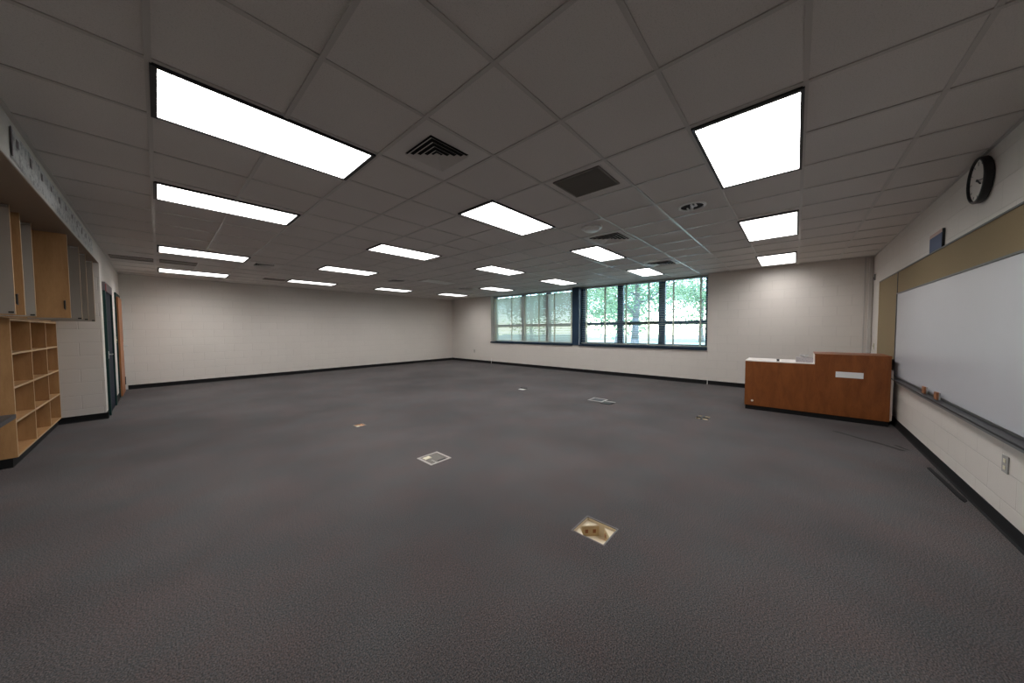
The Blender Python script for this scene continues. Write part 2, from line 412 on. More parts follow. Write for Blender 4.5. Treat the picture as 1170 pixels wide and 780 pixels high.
window('window_2', W0, PY0, [3.96, 2.775], None)
struct(MB().box(XW-.012, XW+.40, PY0, PY1, ZSILL-.03, H).build('window_post', M['navy_post']))
mb = MB(); mb.box(XW-.035, XW+.25, W0-.005, PY0, ZSILL-.045, ZSILL, .006); mb.box(XW-.035, XW+.25, PY1, W1+.03, ZSILL-.045, ZSILL, .006)
struct(mb.build('window_sill', M['navy_sill']))
struct(MB().box(XW-.3, XW+.7, W0-.2, W1+.2, H+.24, H+.34).build('roof_edge', M['plaster']))

# ------------------------------------------------------------------ blinds
def blind(ya, yb, tapes, tilt, label, tape):
    cx = XW+.16
    r = thing('window_blind', label, 'blind', (cx, (ya+yb)/2, H-.06), 'venetian blinds in the long window')
    MB().box(cx-.03, cx+.03, ya, yb, H-.060, H-.006, .004).build('headrail', M['head_rail'], r)
    mb = MB(); z = ZSILL+.075; dz = 0.047; hw = .025
    ca, sa = math.cos(tilt)*hw, math.sin(tilt)*hw
    while z < H-.085:
        # gently crowned slat: three runs across
        pr = [(-ca, -sa), (-ca*.35, -sa*.35+.0025), (ca*.35, sa*.35+.0025), (ca, sa)]
        for (p, q), (s, u) in zip(pr, pr[1:]):
            mb.quad((cx+p, ya+.006, z+q), (cx+s, ya+.006, z+u), (cx+s, yb-.006, z+u), (cx+p, yb-.006, z+q))
        z += dz
    bmesh.ops.remove_doubles(mb.bm, verts=mb.bm.verts, dist=1e-5)
    mb.build('slats', M['slat'], r)
    MB().box(cx-.026, cx+.026, ya+.004, yb-.004, ZSILL+.028, ZSILL+.05, .004).build('bottom_rail', M['slat'], r)
    for t in tapes:
        mb = MB(); mb.box(cx-.031, cx-.029, t-.015, t+.015, ZSILL+.03, H-.06); mb.box(cx+.029, cx+.031, t-.015, t+.015, ZSILL+.03, H-.06)
        mb.build('ladder_tape', M[tape], r)
    return r
M['head_rail'] = mat('blind_headrail', (0.42, 0.47, 0.50), 0.4)
bl1 = blind(PY1+.02, 9.262, [9.14, 8.29, 7.61, 6.95, 6.28, 5.60], math.radians(-60), 'closed cream venetian blind, slats tilted shut, in the window nearest the back corner', 'tape')
bl2 = blind(W0+.01, PY0-.01, [5.05, 4.41, 3.75, 3.10, 2.46, 1.82], math.radians(-9), 'open venetian blind with level slats, trees seen through it', 'slat')
mb = MB(); mb.bar((XW-.002, 5.19, 2.64), (XW-.025, 5.21, .80), .004); mb.lathe([(0, 0), (.012, .01), (.007, .05), (0, .055)], 12, Matrix.Translation((XW-.025, 5.21, .75)))
mb.build('pull_cord', M['cord'], bl2)

# ------------------------------------------------------------------ ceiling lights
def ceiling_light(x0, x1, y0, y1, label, lit=True, dim=False):
    """x0..y1: outer frame"""
    g = 'recessed fluorescent light panels'
    r = thing('ceiling_light', label, 'ceiling light', ((x0+x1)/2, (y0+y1)/2, H-.012), g if lit else None)
    zb, zt = H-.016, H+.002; e, s = .027, .018
    mb = MB()
    mb.box(x0, x0+e, y0, y1, zb, zt); mb.box(x1-e, x1, y0, y1, zb, zt)
    mb.box(x0+e, x1-e, y0, y0+s, zb, zt); mb.box(x0+e, x1-e, y1-s, y1, zb, zt)
    mb.build('frame', M['dark_metal'] if lit else M['grid'], r)
    MB().box(x0+e, x1-e, y0+s, y1-s, H-.010, H-.004).build('diffuser', M['lamp_dim'] if dim else M['lamp'] if lit else M['lens_off'], r)
    return r
def inner(x0, x1, y0, y1): return (x0-.018, x1+.018, y0-.010, y1+.010)
for a, lb in [
    ((.012, 1.165, 2.445, 3.035), 'largest lit panel, above the cubbies side of the room, first from the camera'),
    ((.012, 1.155, 4.345, 4.885), 'lit panel second from the camera in the row along the cabinet wall'),
    ((.030, 1.185, 7.50, 8.12), 'lit panel third from the camera along the cabinet wall, before the brown grilles'),
    ((.035, 1.205, 10.14, 10.80), 'lit panel at the far end of the cabinet wall row, beyond the brown grilles')]:
    ceiling_light(*a, lb)
for a, lb in [
    ((2.385, 3.52, 2.40, 2.945), 'lit panel in the ceiling middle beside the louvred square diffuser and dark return grille'),
    ((4.79, 5.925, 2.42, 2.925), 'lit panel directly beside the white smoke detector and its small vent'),
    ((7.26, 8.37, 2.445, 2.945), 'lit panel in front of the open blind, next to the vent nearest the window'),
    ((2.38, 3.485, 4.85, 5.375), 'isolated lit panel midway across the ceiling, second of its row toward the back wall'),
    ((4.725, 5.85, 4.80, 5.33), 'lit panel in the ceiling centre, between the smoke detector panel and the unlit panel'),
    ((7.12, 8.27, 4.80, 5.34), 'lit panel in front of the navy post that separates the two windows'),
    ((2.39, 3.49, 7.33, 7.88), 'lit panel in the row of the unlit one, on its cabinet wall side'),
    ((7.05, 8.18, 7.20, 7.75), 'lit panel in front of the closed blind'),
    ((2.40, 3.525, 9.96, 10.46), 'lit panel close to the back wall, nearest the cabinet wall grilles'),
    ((4.77, 5.89, 9.83, 10.37), 'lit panel close to the back wall, in the middle of its length'),
    ((7.12, 8.20, 9.62, 10.20), 'lit panel in the back corner by the plain wall and window wall'),
    ((2.47, 3.655, 0.0, .548), 'lit panel nearest the round wall clock, large and close'),
    ((4.95, 6.165, .008, .568), 'lit panel in the whiteboard row, between the clock and desk panels'),
    ((7.58, 8.78, .022, .582), 'smallest lit panel of the whiteboard row, above the wooden desk')]:
    ceiling_light(*inner(*a), lb, dim='whiteboard row' in lb)
ceiling_light(4.82, 5.83, 7.30, 7.80, 'switched off grey light panel among the lit ones near the back wall', lit=False)

# ------------------------------------------------------------------ ceiling vents
def louvre(cx, cy, s, p, label):
    """four-way stepped square diffuser in a plain metal tile"""
    r = thing('ceiling_diffuser', label, 'air vent', (cx, cy, H-.01), 'square louvred air diffusers')
    mb = MB(); h = p/2; q = s/2
    mb.box(cx-h, cx+h, cy-h, cy-q, H-.006, H-.0005); mb.box(cx-h, cx+h, cy+q, cy+h, H-.006, H-.0005)
    mb.box(cx-h, cx-q, cy-q, cy+q, H-.006, H-.0005); mb.box(cx+q, cx+h, cy-q, cy+q, H-.006, H-.0005)
    mb.build('face_plate', M['vent_grey'], r)
    MB().box(cx-q, cx+q, cy-q, cy+q, H-.0015, H-.0005).build('throat', M['vent_dark'], r)
    k = 4; step = q/(k+.6)
    for i in range(k):
        a = q - i*step - .004; b = a - step*.62
        mb = MB(); z0, z1 = H-.004, H-.020
        o = [(-a, -a), (a, -a), (a, a), (-a, a)]; n = [(-b, -b), (b, -b), (b, b), (-b, b)]
        for j in range(4):
            l = (j+1) % 4
            A, B, C_, D = o[j], o[l], n[l], n[j]
            mb.quad((cx+A[0], cy+A[1], z1), (cx+B[0], cy+B[1], z1), (cx+C_[0], cy+C_[1], z0), (cx+D[0], cy+D[1], z0))
            mb.quad((cx+A[0], cy+A[1], z1-.0015), (cx+B[0], cy+B[1], z1-.0015), (cx+C_[0], cy+C_[1], z0-.0015), (cx+D[0], cy+D[1], z0-.0015))
            mb.quad((cx+A[0], cy+A[1], z1), (cx+B[0], cy+B[1], z1), (cx+B[0], cy+B[1], z1-.0015), (cx+A[0], cy+A[1], z1-.0015))
        mb.build('louvre_ring', M['vent_grey'], r)
    c = step*.5
    MB().box(cx-c, cx+c, cy-c, cy+c, H-.016, H-.010).build('centre_plate', M['vent_grey'], r)
louvre(1.475, 2.085, .345, .575, 'square stepped air diffuser beside the largest lit panel, nearest the camera')
louvre(4.545, 2.105, .44, .56, 'square air vent with bright edges beside the white smoke detector')
louvre(7.02, 2.10, .44, .56, 'square air vent closest to the open window blind')
louvre(1.50, 8.20, .30, .55, 'small air vent beside the third panel of the cabinet wall row')
louvre(4.40, 8.19, .34, .55, 'small air vent beside the switched off light panel')
louvre(6.80, 8.12, .34, .55, 'small air vent near the back corner, before the closed blind panel')

def grille(x0, x1, y0, y1, label, m='grille_brown'):
    r = thing('return_grille', label, 'air grille', ((x0+x1)/2, (y0+y1)/2, H-.01), 'flat dark return air grilles')
    mb = MB(); e = .014
    mb.box(x0, x1, y0, y0+e, H-.012, H-.0005); mb.box(x0, x1, y1-e, y1, H-.012, H-.0005)
    mb.box(x0, x0+e, y0+e, y1-e, H-.012, H-.0005); mb.box(x1-e, x1, y0+e, y1-e, H-.012, H-.0005)
    mb.build('frame', M[m], r)
    mb = MB(); mb.box(x0+e, x1-e, y0+e, y1-e, H-.002, H-.0005)
    n = int((x1-x0)/.014)
    for i in range(1, n):
        x = x0 + (x1-x0)*i/n; mb.box(x-.0022, x+.0022, y0+e, y1-e, H-.009, H-.002)
    mb.build('grille_face', M[m], r)
grille(2.475, 2.90, 1.245, 1.70, 'square dark return grille between the middle panel and the round downlight')
grille(-.54, -.015, 9.00, 9.38, 'brown return grille touching the door wall, above the navy door')
grille(.06, .57, 8.93, 9.32, 'brown return grille between the last two panels of the cabinet wall row')
grille(1.87, 2.33, 10.18, 10.45, 'brown return grille close to the back wall beside a lit panel')

# round downlight and smoke detector
r = thing('round_downlight', 'round unlit downlight with chrome ring and twin bulbs, in the whiteboard side ceiling', 'downlight', (3.985, .885, H-.01))
C_ = Matrix.Translation((3.985, .885, H))
MB().lathe([(.112, -.001), (.112, -.010), (.122, -.016), (.135, -.012), (.139, -.001)], 48, C_).build('trim_ring', M['white_metal'], r, smooth=True)
MB().lathe([(0, -.0025), (.113, -.0025), (.113, -.0008), (0, -.0008)], 48, C_).build('reflector', M['vent_dark'], r)
for s in (-1, 1):
    mb = MB()
    for d in (-.018, .018): mb.bar((3.985+s*.05-.04, .885+d+s*.03, H-.013), (3.985+s*.05+.035, .885+d+s*.03, H-.013), .009, 10)
    mb.bar((3.985+s*.05+.035, .885-.022+s*.03, H-.013), (3.985+s*.05+.035, .885+.022+s*.03, H-.013), .009, 10)
    mb.build('bulb', M['white_metal'], r)
MB().box(3.935, 4.035, .878, .892, H-.012, H-.003).build('lamp_bracket', M['steel'], r)
r = thing('smoke_detector', 'white round smoke detector on the ceiling beside a small square vent', 'smoke detector', (3.905, 2.06, H-.02))
C_ = Matrix.Translation((3.905, 2.06, H))
MB().lathe([(0, -.001), (.135, -.001), (.135, -.016), (.120, -.020), (0, -.020)], 40, C_).build('base', M['white_metal'], r)
MB().lathe([(.10, -.020), (.098, -.040), (.078, -.052), (0, -.056)], 40, C_).build('sensor_dome', M['white_metal'], r, smooth=True)

# ------------------------------------------------------------------ whiteboard wall
XE = 2.2     # near end, outside the frame
r = thing('whiteboard', 'long white dry-erase board with dark marker tray on the block wall', 'whiteboard', (4.6, YR, .70))
MB().box(XE, 7.02, YR+.002, YR+.016, .705, 1.862).build('writing_surface', M['board'], r)
mb = MB(); mb.box(XE, 7.02, YR+.002, YR+.024, 1.862, 1.878); mb.box(7.02, 7.036, YR+.002, YR+.024, .70, 1.878); mb.box(XE, 7.036, YR+.002, YR+.022, .69, .706)
mb.build('edge_trim', M['alu'], r)
mb = MB()
v = [(0.002, .66), (.082, .672), (.088, .688), (.080, .690), (.072, .680), (.018, .684), (.018, .692), (.002, .692)]
a = [mb.bm.verts.new((XE, YR+d, z)) for d, z in v]; b = [mb.bm.verts.new((6.742, YR+d, z)) for d, z in v]
for i in range(len(v)):
    j = (i+1) % len(v); mb.bm.faces.new((a[i], a[j], b[j], b[i]))
mb.bm.faces.new(a[::-1]); mb.bm.faces.new(b)
mb.build('marker_tray', M['tray'], r)
MB().box(XE, 6.742, YR+.002, YR+.045, .628, .6605).build('tray_rail', M['tray_under'], r)
r = thing('tack_strip', 'tan cloth tack strip running above the whiteboard', 'pin board', (4.6, YR, 2.0))
MB().box(XE, 7.02, YR+.002, YR+.016, 1.879, 2.172).build('cloth_panel', M['tack'], r)
MB().box(XE, 7.036, YR+.002, YR+.022, 2.172, 2.186).build('edge_trim', M['alu'], r)
r = thing('mounted_tack_board', 'tall tan cloth tack board between the whiteboard and the far corner', 'pin board', (7.7, YR, 1.4))
MB().box(7.052, 8.36, YR+.002, YR+.016, .70, 2.172).build('cloth_panel', M['tack'], r)
mb = MB(); mb.box(7.037, 8.372, YR+.002, YR+.020, 2.172, 2.186); mb.box(7.037, 7.052, YR+.002, YR+.018, .70, 2.172)
mb.build('edge_trim', M['alu'], r)
MB().box(8.36, 8.374, YR+.002, YR+.018, .70, 2.172).build('side_trim', M['maple_edge'], r)
for x, lb in ((5.41, 'brown wooden eraser on the marker tray, the one nearer the desk'), (5.01, 'brown wooden eraser on the marker tray, the one farther from the desk')):
    r = thing('board_eraser', lb, 'eraser', (x, YR+.045, .686), 'erasers on the marker tray')
    MB().box(x-.042, x+.040, YR+.046, YR+.062, .6905, .764, .004).build('wooden_back', M['felt'], r)
    MB().box(x-.040, x+.038, YR+.036, YR+.0465, .6905, .760, .003).build('felt_pad', M['tray_under'], r)

# clock: deep black case, pale face, standing off the wall
yc0 = YR+.003; XC, ZC = 4.36, 2.545
r = thing('wall_clock', 'deep round black-rimmed clock high on the wall above the tan strip', 'clock', (XC, yc0, ZC))
Rm = Matrix.Translation((XC, yc0, ZC)) @ Matrix.Rotation(math.radians(-90), 4, 'X')
MB().lathe([(.0, 0), (.168, 0), (.175, .008), (.175, .040), (.169, .047), (.160, .048), (.158, .043), (.158, .030)], 56, Rm).build('case', M['black'], r, smooth=False)
MB().lathe([(0, .031), (.158, .031)], 56, Rm).build('dial', M['white_lam'], r)
for k in range(12):
    a = k*math.pi/6; r0, r1 = (.125, .145) if k % 3 else (.115, .145)
    p = (XC+r0*math.sin(a), yc0+.032, ZC+r0*math.cos(a)); q = (XC+r1*math.sin(a), yc0+.032, ZC+r1*math.cos(a)); MB().bar(p, q, .0025, 6).build('hour_mark', M['grey_plastic'], r)
for nm, a, l, w_ in (('hour_hand', 2.15, .075, .005), ('minute_hand', 1.75, .115, .0035)):
    # image shows both hands lying close together, low on the dial
    MB().bar((XC, yc0+.036, ZC), (XC - l*math.sin(a), yc0+.036, ZC + l*math.cos(a)), w_, 6).build(nm, M['black'], r)
MB().lathe([(0, .033), (.010, .033), (.010, .040), (0, .041)], 16, Rm).build('hub', M['black'], r)

# blue fronted box resting on the top of the tan strip
r = thing('wall_sign', 'small blue sign with pink top band standing on the tan strip', 'sign', (5.41, YR+.01, 2.187))
MB().box(5.215, 5.605, YR+.003, YR+.020, 2.187, 2.372, .002).build('backing_board', M['black'], r)
MB().box(5.218, 5.602, YR+.0203, YR+.0225, 2.189, 2.335).build('blue_panel', M['blue_face'], r)
MB().box(5.218, 5.602, YR+.0203, YR+.0225, 2.335, 2.370).build('top_band', M['pink'], r)

def outlet(name, label, cat, c, n, w_, h_, m, kind):
    """plate on a wall; n = outward direction"""
    x, y, z = c; r = thing(name, label, cat, c)
    def bx(a0, a1, z0, z1, d0, d1):
        if abs(n[0]): s = n[0]; xs = sorted((x+s*d0, x+s*d1)); return MB().box(xs[0], xs[1], y+a0, y+a1, z+z0, z+z1, .0012)
        s = n[1]; ys = sorted((y+s*d0, y+s*d1)); return MB().box(x+a0, x+a1, ys[0], ys[1], z+z0, z+z1, .0012)
    bx(-w_/2, w_/2, -h_/2, h_/2, .001, .008).build('plate', m, r)
    if kind == 'outlet':
        for s in (-1, 1): bx(-.016, .016, s*.024-.014, s*.024+.014, .008, .0105).build('socket', M['cream'], r)
    else: bx(-.006, .006, -.012, .012, .008, .018).build('toggle', M['cream'], r)
    return r
outlet('wall_outlet', 'grey power outlet with two cream sockets below the whiteboard tray', 'power outlet', (3.80, YR, .46), (0, 1), .082, .115, M['grey_plastic'], 'outlet')
outlet('wall_outlet', 'small dark power outlet low on the window wall near the back corner', 'power outlet', (XW, 10.32, .47), (-1, 0), .075, .115, M['grey_plastic'], 'outlet')
outlet('light_switch', 'cream light switch between the tan tack board and the far corner', 'light switch', (8.80, YR, 1.05), (0, 1), .07, .115, M['cream'], 'switch')
outlet('light_switch', 'cream light switch beside the orange wooden door', 'light switch', (XL, 10.44, 1.21), (1, 0), .10, .13, M['cream'], 'switch')
r = thing('wall_sensor', 'small grey sensor high on the wall by the far corner', 'sensor', (8.93, YR, 2.32))
MB().box(8.885, 8.975, YR+.001, YR+.020, 2.27, 2.38, .004).build('case', M['grey_plastic'], r)
MB().box(8.90, 8.96, YR+.020, YR+.022, 2.285, 2.33).build('grille', M['vent_dark'], r)

# black rubber strip lying along the wall
mb = MB(); z0, z1 = .001, .007
p = [(5.05, -1.022), (4.27, -1.052), (4.22, -1.028), (4.28, -1.016), (5.02, -.995)]
a = [mb.bm.verts.new((x, y, z0)) for x, y in p]; b = [mb.bm.verts.new((x, y, z1)) for x, y in p]
for i in range(5):
    j = (i+1) % 5; mb.bm.faces.new((a[i], a[j], b[j], b[i]))
mb.bm.faces.new(a[::-1]); mb.bm.faces.new(b)
tag(mb.build('rubber_strip', M['rubber'], loc=(4.65, -1.03, 0)), 'loose black rubber strip on the carpet along the whiteboard wall', 'rubber strip')

# ------------------------------------------------------------------ teacher's desk
DX, DY0, DYS, DY1 = 6.75, -1.0, -.232, .635
r = thing('desk', 'stepped cherry wood teacher desk with black base in the far corner', 'desk', (7.0, -.2, 0))
mb = MB()
pf = [(DY1, .075), (DY1, .826), (DYS, .826), (DYS, .978), (DY0, .978), (DY0, .075)]
a = [mb.bm.verts.new((DX, y, z)) for y, z in pf]; b = [mb.bm.verts.new((DX+.024, y, z)) for y, z in pf]
for i in range(6):
    j = (i+1) % 6; mb.bm.faces.new((a[i], a[j], b[j], b[i]))
mb.bm.faces.new(a); mb.bm.faces.new(b[::-1])
mb.build('front_panel', M['cherry'], r)
MB().box(DX+.024, DX+.62, DY1-.024, DY1, .075, .826).build('end_panel', M['cherry'], r)
MB().box(DX+.024, DX+.62, DY0-.024, DY0-.001, .09, .79).build('end_panel', M['white_lam'], r)
mb = MB(); mb.box(DX+.004, DX+.62, DYS+.002, DY1+.004, .8262, .842, .003); mb.build('lower_top', M['white_lam'], r)
MB().box(DX+.024, DX+.60, DYS-.022, DYS, .826, .978).build('riser_panel', M['white_lam'], r)
MB().box(DX-.002, DX+.62, DY0-.002, DYS+.004, .9782, .992, .003).build('raised_top', M['cherry'], r)
MB().box(DX+.024, DX+.60, DY0, DY0+.022, .826, .978).build('raised_side', M['cherry'], r)
MB().box(DX+.015, DX+.60, DY0+.01, DY1-.01, 0, .075).build('plinth', M['rubber'], r)
MB().box(DX+.06, DX+.60, -.20, -.178, .075, .826).build('partition', M['white_lam'], r)
MB().box(DX-.0025, DX-.0005, -.742, -.46, .652, .737).build('name_strip', M['paper'], r)
rm = Matrix.Translation((DX, .53, .155)) @ Matrix.Rotation(math.radians(-90), 4, 'Y')
MB().lathe([(0, .0005), (.017, .0005), (.016, .006), (0, .007)], 20, rm).build('cable_grommet', M['white_lam'], r)
# things on and beside the desk
r = thing('tissue_box', 'grey patterned tissue box on the lower desk top against the raised part', 'tissue box', (6.92, -.115, .842))
MB().box(6.855, 6.98, -.215, -.012, .8425, .918, .002).build('box', M['tissue_box'], r)
mb = MB()
rnd = random.Random(3)
for k in range(7):
    a0 = k*math.pi*2/7; base = Vector((6.918, -.113, .914)); tip = base + Vector((.028*math.cos(a0), .05*math.sin(a0), .038+.014*rnd.random()))
    s = Vector((-.03*math.sin(a0), .03*math.cos(a0), 0))
    mb.quad(base-s, base+s, tip+s*.8+Vector((0, 0, .006)), tip-s*.8)
    mb.quad(tip-s*.8, tip+s*.8+Vector((0, 0, .006)), tip*.5+base*.5+s*1.3+Vector((.02*math.cos(a0), .02*math.sin(a0), .004)), tip*.5+base*.5-s*1.3)
mb.build('tissue', M['paper'], r, smooth=True)
r = thing('stopper', 'small black knob standing on the white lower desk top', 'knob', (6.82, .205, .842))
MB().lathe([(0, 0), (.02, 0), (.02, .006), (.011, .010), (.010, .014), (.020, .018), (.022, .028), (.012, .036), (0, .037)], 20, Matrix.Translation((6.82, .205, .8425))).build('grip', M['black'], r, smooth=True)
r = thing('dark_gap_box', 'dark upright box in the gap between the desk and whiteboard wall', 'power box', (7.12, -1.04, 0))  # plain black upright box filling the gap
MB().box(7.06, 7.24, YR+.024, YR+.052, .022, .86, .004).build('tall_box', M['black'], r)
MB().box(7.04, 7.26, YR+.0225, YR+.055, .80, .935, .004).build('head_box', M['black'], r)
MB().box(7.05, 7.25, YR+.022, YR+.054, 0, .022).build('foot', M['black'], r)

# ------------------------------------------------------------------ cubby shelf in the alcove
CX0, CX1, CY0, CY1 = -1.40, -1.0, 5.93, 8.13
CZ0, CZ1 = .10, 1.525
r = thing('cubby_shelf', 'maple cubby shelf with twelve open compartments under the wall cabinets', 'shelf unit', (-1.2, 7.0, 0))
T = .02
MB().box(CX0, CX1, CY0, CY0+T, CZ0, CZ1).build('end_panel', M['maple'], r)
MB().box(CX0, CX1, CY1-T, CY1, CZ0, CZ1).build('end_panel', M['maple'], r)
MB().box(CX0, CX0+.012, CY0+T, CY1-T, CZ0, CZ1).build('back_panel', M['maple'], r)
DV = [6.70, 7.45]
for y in DV: MB().box(CX0+.012, CX1, y-T/2, y+T/2, CZ0+T, CZ1-T).build('divider', M['maple'], r)
MB().box(CX0+.012, CX1, CY0+T, CY1-T, CZ0, CZ0+T).build('bottom_panel', M['maple'], r)
MB().box(CX0+.012, CX1, CY0+T, CY1-T, CZ1-T, CZ1).build('top_panel', M['maple'], r)
bays = [CY0+T] + DV + [CY1-T]
for i in range(3):
    a = bays[i] + (T/2 if i else 0); b = bays[i+1] - (T/2 if i < 2 else 0)
    for z in (.465, .815, 1.165): MB().box(CX0+.012, CX1-.002, a, b, z-T/2, z+T/2).build('shelf', M['maple'], r)
mb = MB(); e = .0015
for y0, y1 in ((CY0, CY0+T), (CY1-T, CY1), (DV[0]-T/2, DV[0]+T/2), (DV[1]-T/2, DV[1]+T/2)): mb.box(CX1, CX1+e, y0, y1, CZ0, CZ1)
for i in range(3):
    a = bays[i] + (T/2 if i else 0); b = bays[i+1] - (T/2 if i < 2 else 0)
    for z in (CZ0+T/2, .465, .815, 1.165, CZ1-T/2): mb.box(CX1-.002, CX1+e, a, b, z-T/2, z+T/2)
mb.build('edge_banding', M['maple_edge'], r)
MB().box(CX0, CX1-.03, CY0+.01, CY1, 0, CZ0).build('plinth', M['rubber'], r)

# dark counter coming in from the near side
r = thing('counter', 'dark laminate counter top poking in beside the cubby shelf end', 'counter', (-1.1, 4.0, 0))
MB().box(XA+.005, -.785, 2.2, 4.68, .690, .725, .004).build('counter_top', M['black_lam'], r)
MB().box(XA+.005, -1.02, 2.25, 4.45, .10, .69).build('cabinet_body', M['maple'], r)
MB().box(XA+.005, -1.06, 2.25, 4.45, 0, .10).build('plinth', M['rubber'], r)

# ------------------------------------------------------------------ wall cabinets with doors standing open
UX0, UX1, UZ0, UZ1 = -1.40, -1.0, 1.53, 2.435
def pull(mb, x, y, z, n):
    """black bow pull; n = +1/-1 along y"""
    mb.bar((x, y, z-.045), (x, y+n*.03, z-.040), .005, 8); mb.bar((x, y, z+.045), (x, y+n*.03, z+.040), .005, 8)
    mb.bar((x, y+n*.03, z-.042), (x, y+n*.03, z+.042), .0065, 8)
def cabinet(y0, y1, doors, label):
    r = thing('wall_cabinet', label, 'cabinet', (-1.2, (y0+y1)/2, UZ0), 'wall cabinets above the cubbies')
    t = .018
    mb = MB(); mb.box(UX0, UX1, y0, y0+t, UZ0, UZ1); mb.box(UX0, UX1, y1-t, y1, UZ0, UZ1)
    mb.box(UX0, UX1, y0+t, y1-t, UZ0, UZ0+t); mb.box(UX0, UX1, y0+t, y1-t, UZ1-t, UZ1); mb.box(UX0, UX0+.008, y0+t, y1-t, UZ0+t, UZ1-t)
    mb.build('body', M['maple'], r)
    MB().box(UX0+.008, UX1-.03, y0+t, y1-t, 1.97, 1.988).build('shelf', M['maple'], r)
    for hy, tipx, side in doors:
        # side 'near': outer veneer towards the camera; 'far': melamine inside towards the camera
        y = hy; dz0, dz1 = UZ0+.006, UZ1-.003
        if side == 'near':
            d = MB().box(UX1+.002, tipx, y, y+.018, dz0, dz1).build('door', M['maple'], r)
            mb = MB(); pull(mb, tipx-.030, y-.0005, UZ0+.145, -1); mb.build('handle', M['handle'], d)
        else:
            d = MB().box(UX1+.002, tipx, y, y+.018, dz0, dz1).build('door', M['melamine'], r)
            MB().box(tipx-.030, tipx-.004, y-.006, y-.0003, dz0+.008, dz0+.022).build('catch_plate', M['handle'], d)
            MB().box(tipx-.060, tipx-.006, y-.010, y-.0003, dz1-.022, dz1-.008).build('catch_plate', M['steel'], d)
            mb = MB(); pull(mb, tipx-.030, y+.0185, UZ0+.145, 1); mb.build('handle', M['handle'], d)
        MB().box(tipx-.0005, tipx+.0015, y, y+.018, dz0, dz1).build('edge_band', M['maple_edge'], d)
    return r
cabinet(4.20, 4.985, [(4.83, -.785, 'far')], 'open wall cabinet closest to the camera, only a grey door inside showing')
cabinet(4.99, 5.695, [(5.12, -.785, 'near'), (5.50, -.785, 'far')], 'open wall cabinet with a slim wood door edge and grey door showing')
cabinet(5.70, 6.855, [(5.86, -.625, 'near'), (6.60, -.622, 'far')], 'open wall cabinet with the broad wooden door facing out, black handle on it')
cabinet(6.86, 8.14, [(7.14, -.622, 'far'), (7.80, -.620, 'far')], 'open wall cabinet farthest from the camera, next to the block wall corner')

# printed paper banner on the bulkhead face
r = thing('hanging_banner', 'long white paper banner with dark smudged print on the bulkhead', 'banner', (XL+.004, 5.5, 2.6))
mb = MB(); n = 40
ya, yb = 3.70, 7.46
za = lambda y: 2.482 + .006*math.sin(y*7) + .004*math.sin(y*17)
for i in range(n):
    y0 = ya+(yb-ya)*i/n; y1 = ya+(yb-ya)*(i+1)/n
    d0 = XL+.003+.003*(1+math.sin(y0*9))*.5; d1 = XL+.003+.003*(1+math.sin(y1*9))*.5
    mb.quad((d0, y0, za(y0)), (d1, y1, za(y1)), (d1, y1, 2.682), (d0, y0, 2.682))
    mb.quad((d0-.0012, y0, za(y0)), (d1-.0012, y1, za(y1)), (d1-.0012, y1, 2.682), (d0-.0012, y0, 2.682))
mb.build('paper', M['chart'], r)
MB().box(XL+.006, XL+.0085, ya, ya+.022, 2.50, 2.682).build('dark_border', M['head_grey'], r)
mb = MB(); rnd = random.Random(11)
for k in range(11):
    y = ya+.12+k*.33; h = .035+.03*rnd.random()
    mb.box(XL+.0066, XL+.0076, y, y+.035+.03*rnd.random(), 2.64-h, 2.645)
mb.build('print_marks', M['head_grey'], r)

# ------------------------------------------------------------------ doors in the left wall
r = bpy.data.objects.new('door_1', None); COL.objects.link(r); r.location = (XL, 9.0, 0); struct(r)
mb = MB(); mb.box(XL+.001, XL+.030, 8.41, 8.52, 0, 2.06); mb.box(XL+.001, XL+.030, 9.48, 9.58, 0, 2.06); mb.build('door_frame', M['teal_frame'], r)
MB().box(XL+.001, XL+.032, 8.41, 9.58, 2.06, 2.20).build('door_head', M['head_grey'], r)
MB().box(XL+.001, XL+.012, 8.52, 9.48, .005, 2.06).build('door_leaf', M['navy_door'], r)
mb = MB(); mb.bar((XL+.012, 8.62, 1.0), (XL+.055, 8.62, 1.0), .010, 10); mb.bar((XL+.055, 8.60, 1.0), (XL+.055, 8.72, 1.0), .009, 10); mb.box(XL+.012, XL+.016, 8.585, 8.655, .92, 1.08)
mb.build('door_handle', M['steel'], r)
MB().box(XL+.030, XL+.0315, 8.43, 8.50, .94, 1.06).build('strike_plate', M['steel'], r)
MB().box(XL+.032, XL+.040, 8.415, 8.50, 2.05, 2.17, .002).build('red_plate', M['red'], r)
r = bpy.data.objects.new('door_2', None); COL.objects.link(r); r.location = (XL, 11.1, 0); struct(r)
mb = MB(); mb.box(XL+.001, XL+.022, 10.55, 10.62, 0, 2.20); mb.box(XL+.001, XL+.022, 11.58, 11.65, 0, 2.20); mb.box(XL+.001, XL+.022, 10.62, 11.58, 2.12, 2.20)
mb.build('door_frame', M['teal_frame'], r)
MB().box(XL+.001, XL+.045, 10.622, 11.578, .012, 2.118).build('door_leaf', M['door_orange'], r)
mb = MB(); mb.box(XL+.045, XL+.049, 11.46, 11.53, .95, 1.15); mb.bar((XL+.049, 11.495, 1.06), (XL+.105, 11.495, 1.06), .010, 10); mb.bar((XL+.105, 11.50, 1.06), (XL+.105, 11.38, 1.06), .009, 10)
mb.build('door_handle', M['steel'], r)
MB().box(XL+.045, XL+.058, 11.50, 11.57, .16, .34, .003).build('door_stop', M['tray'], r)

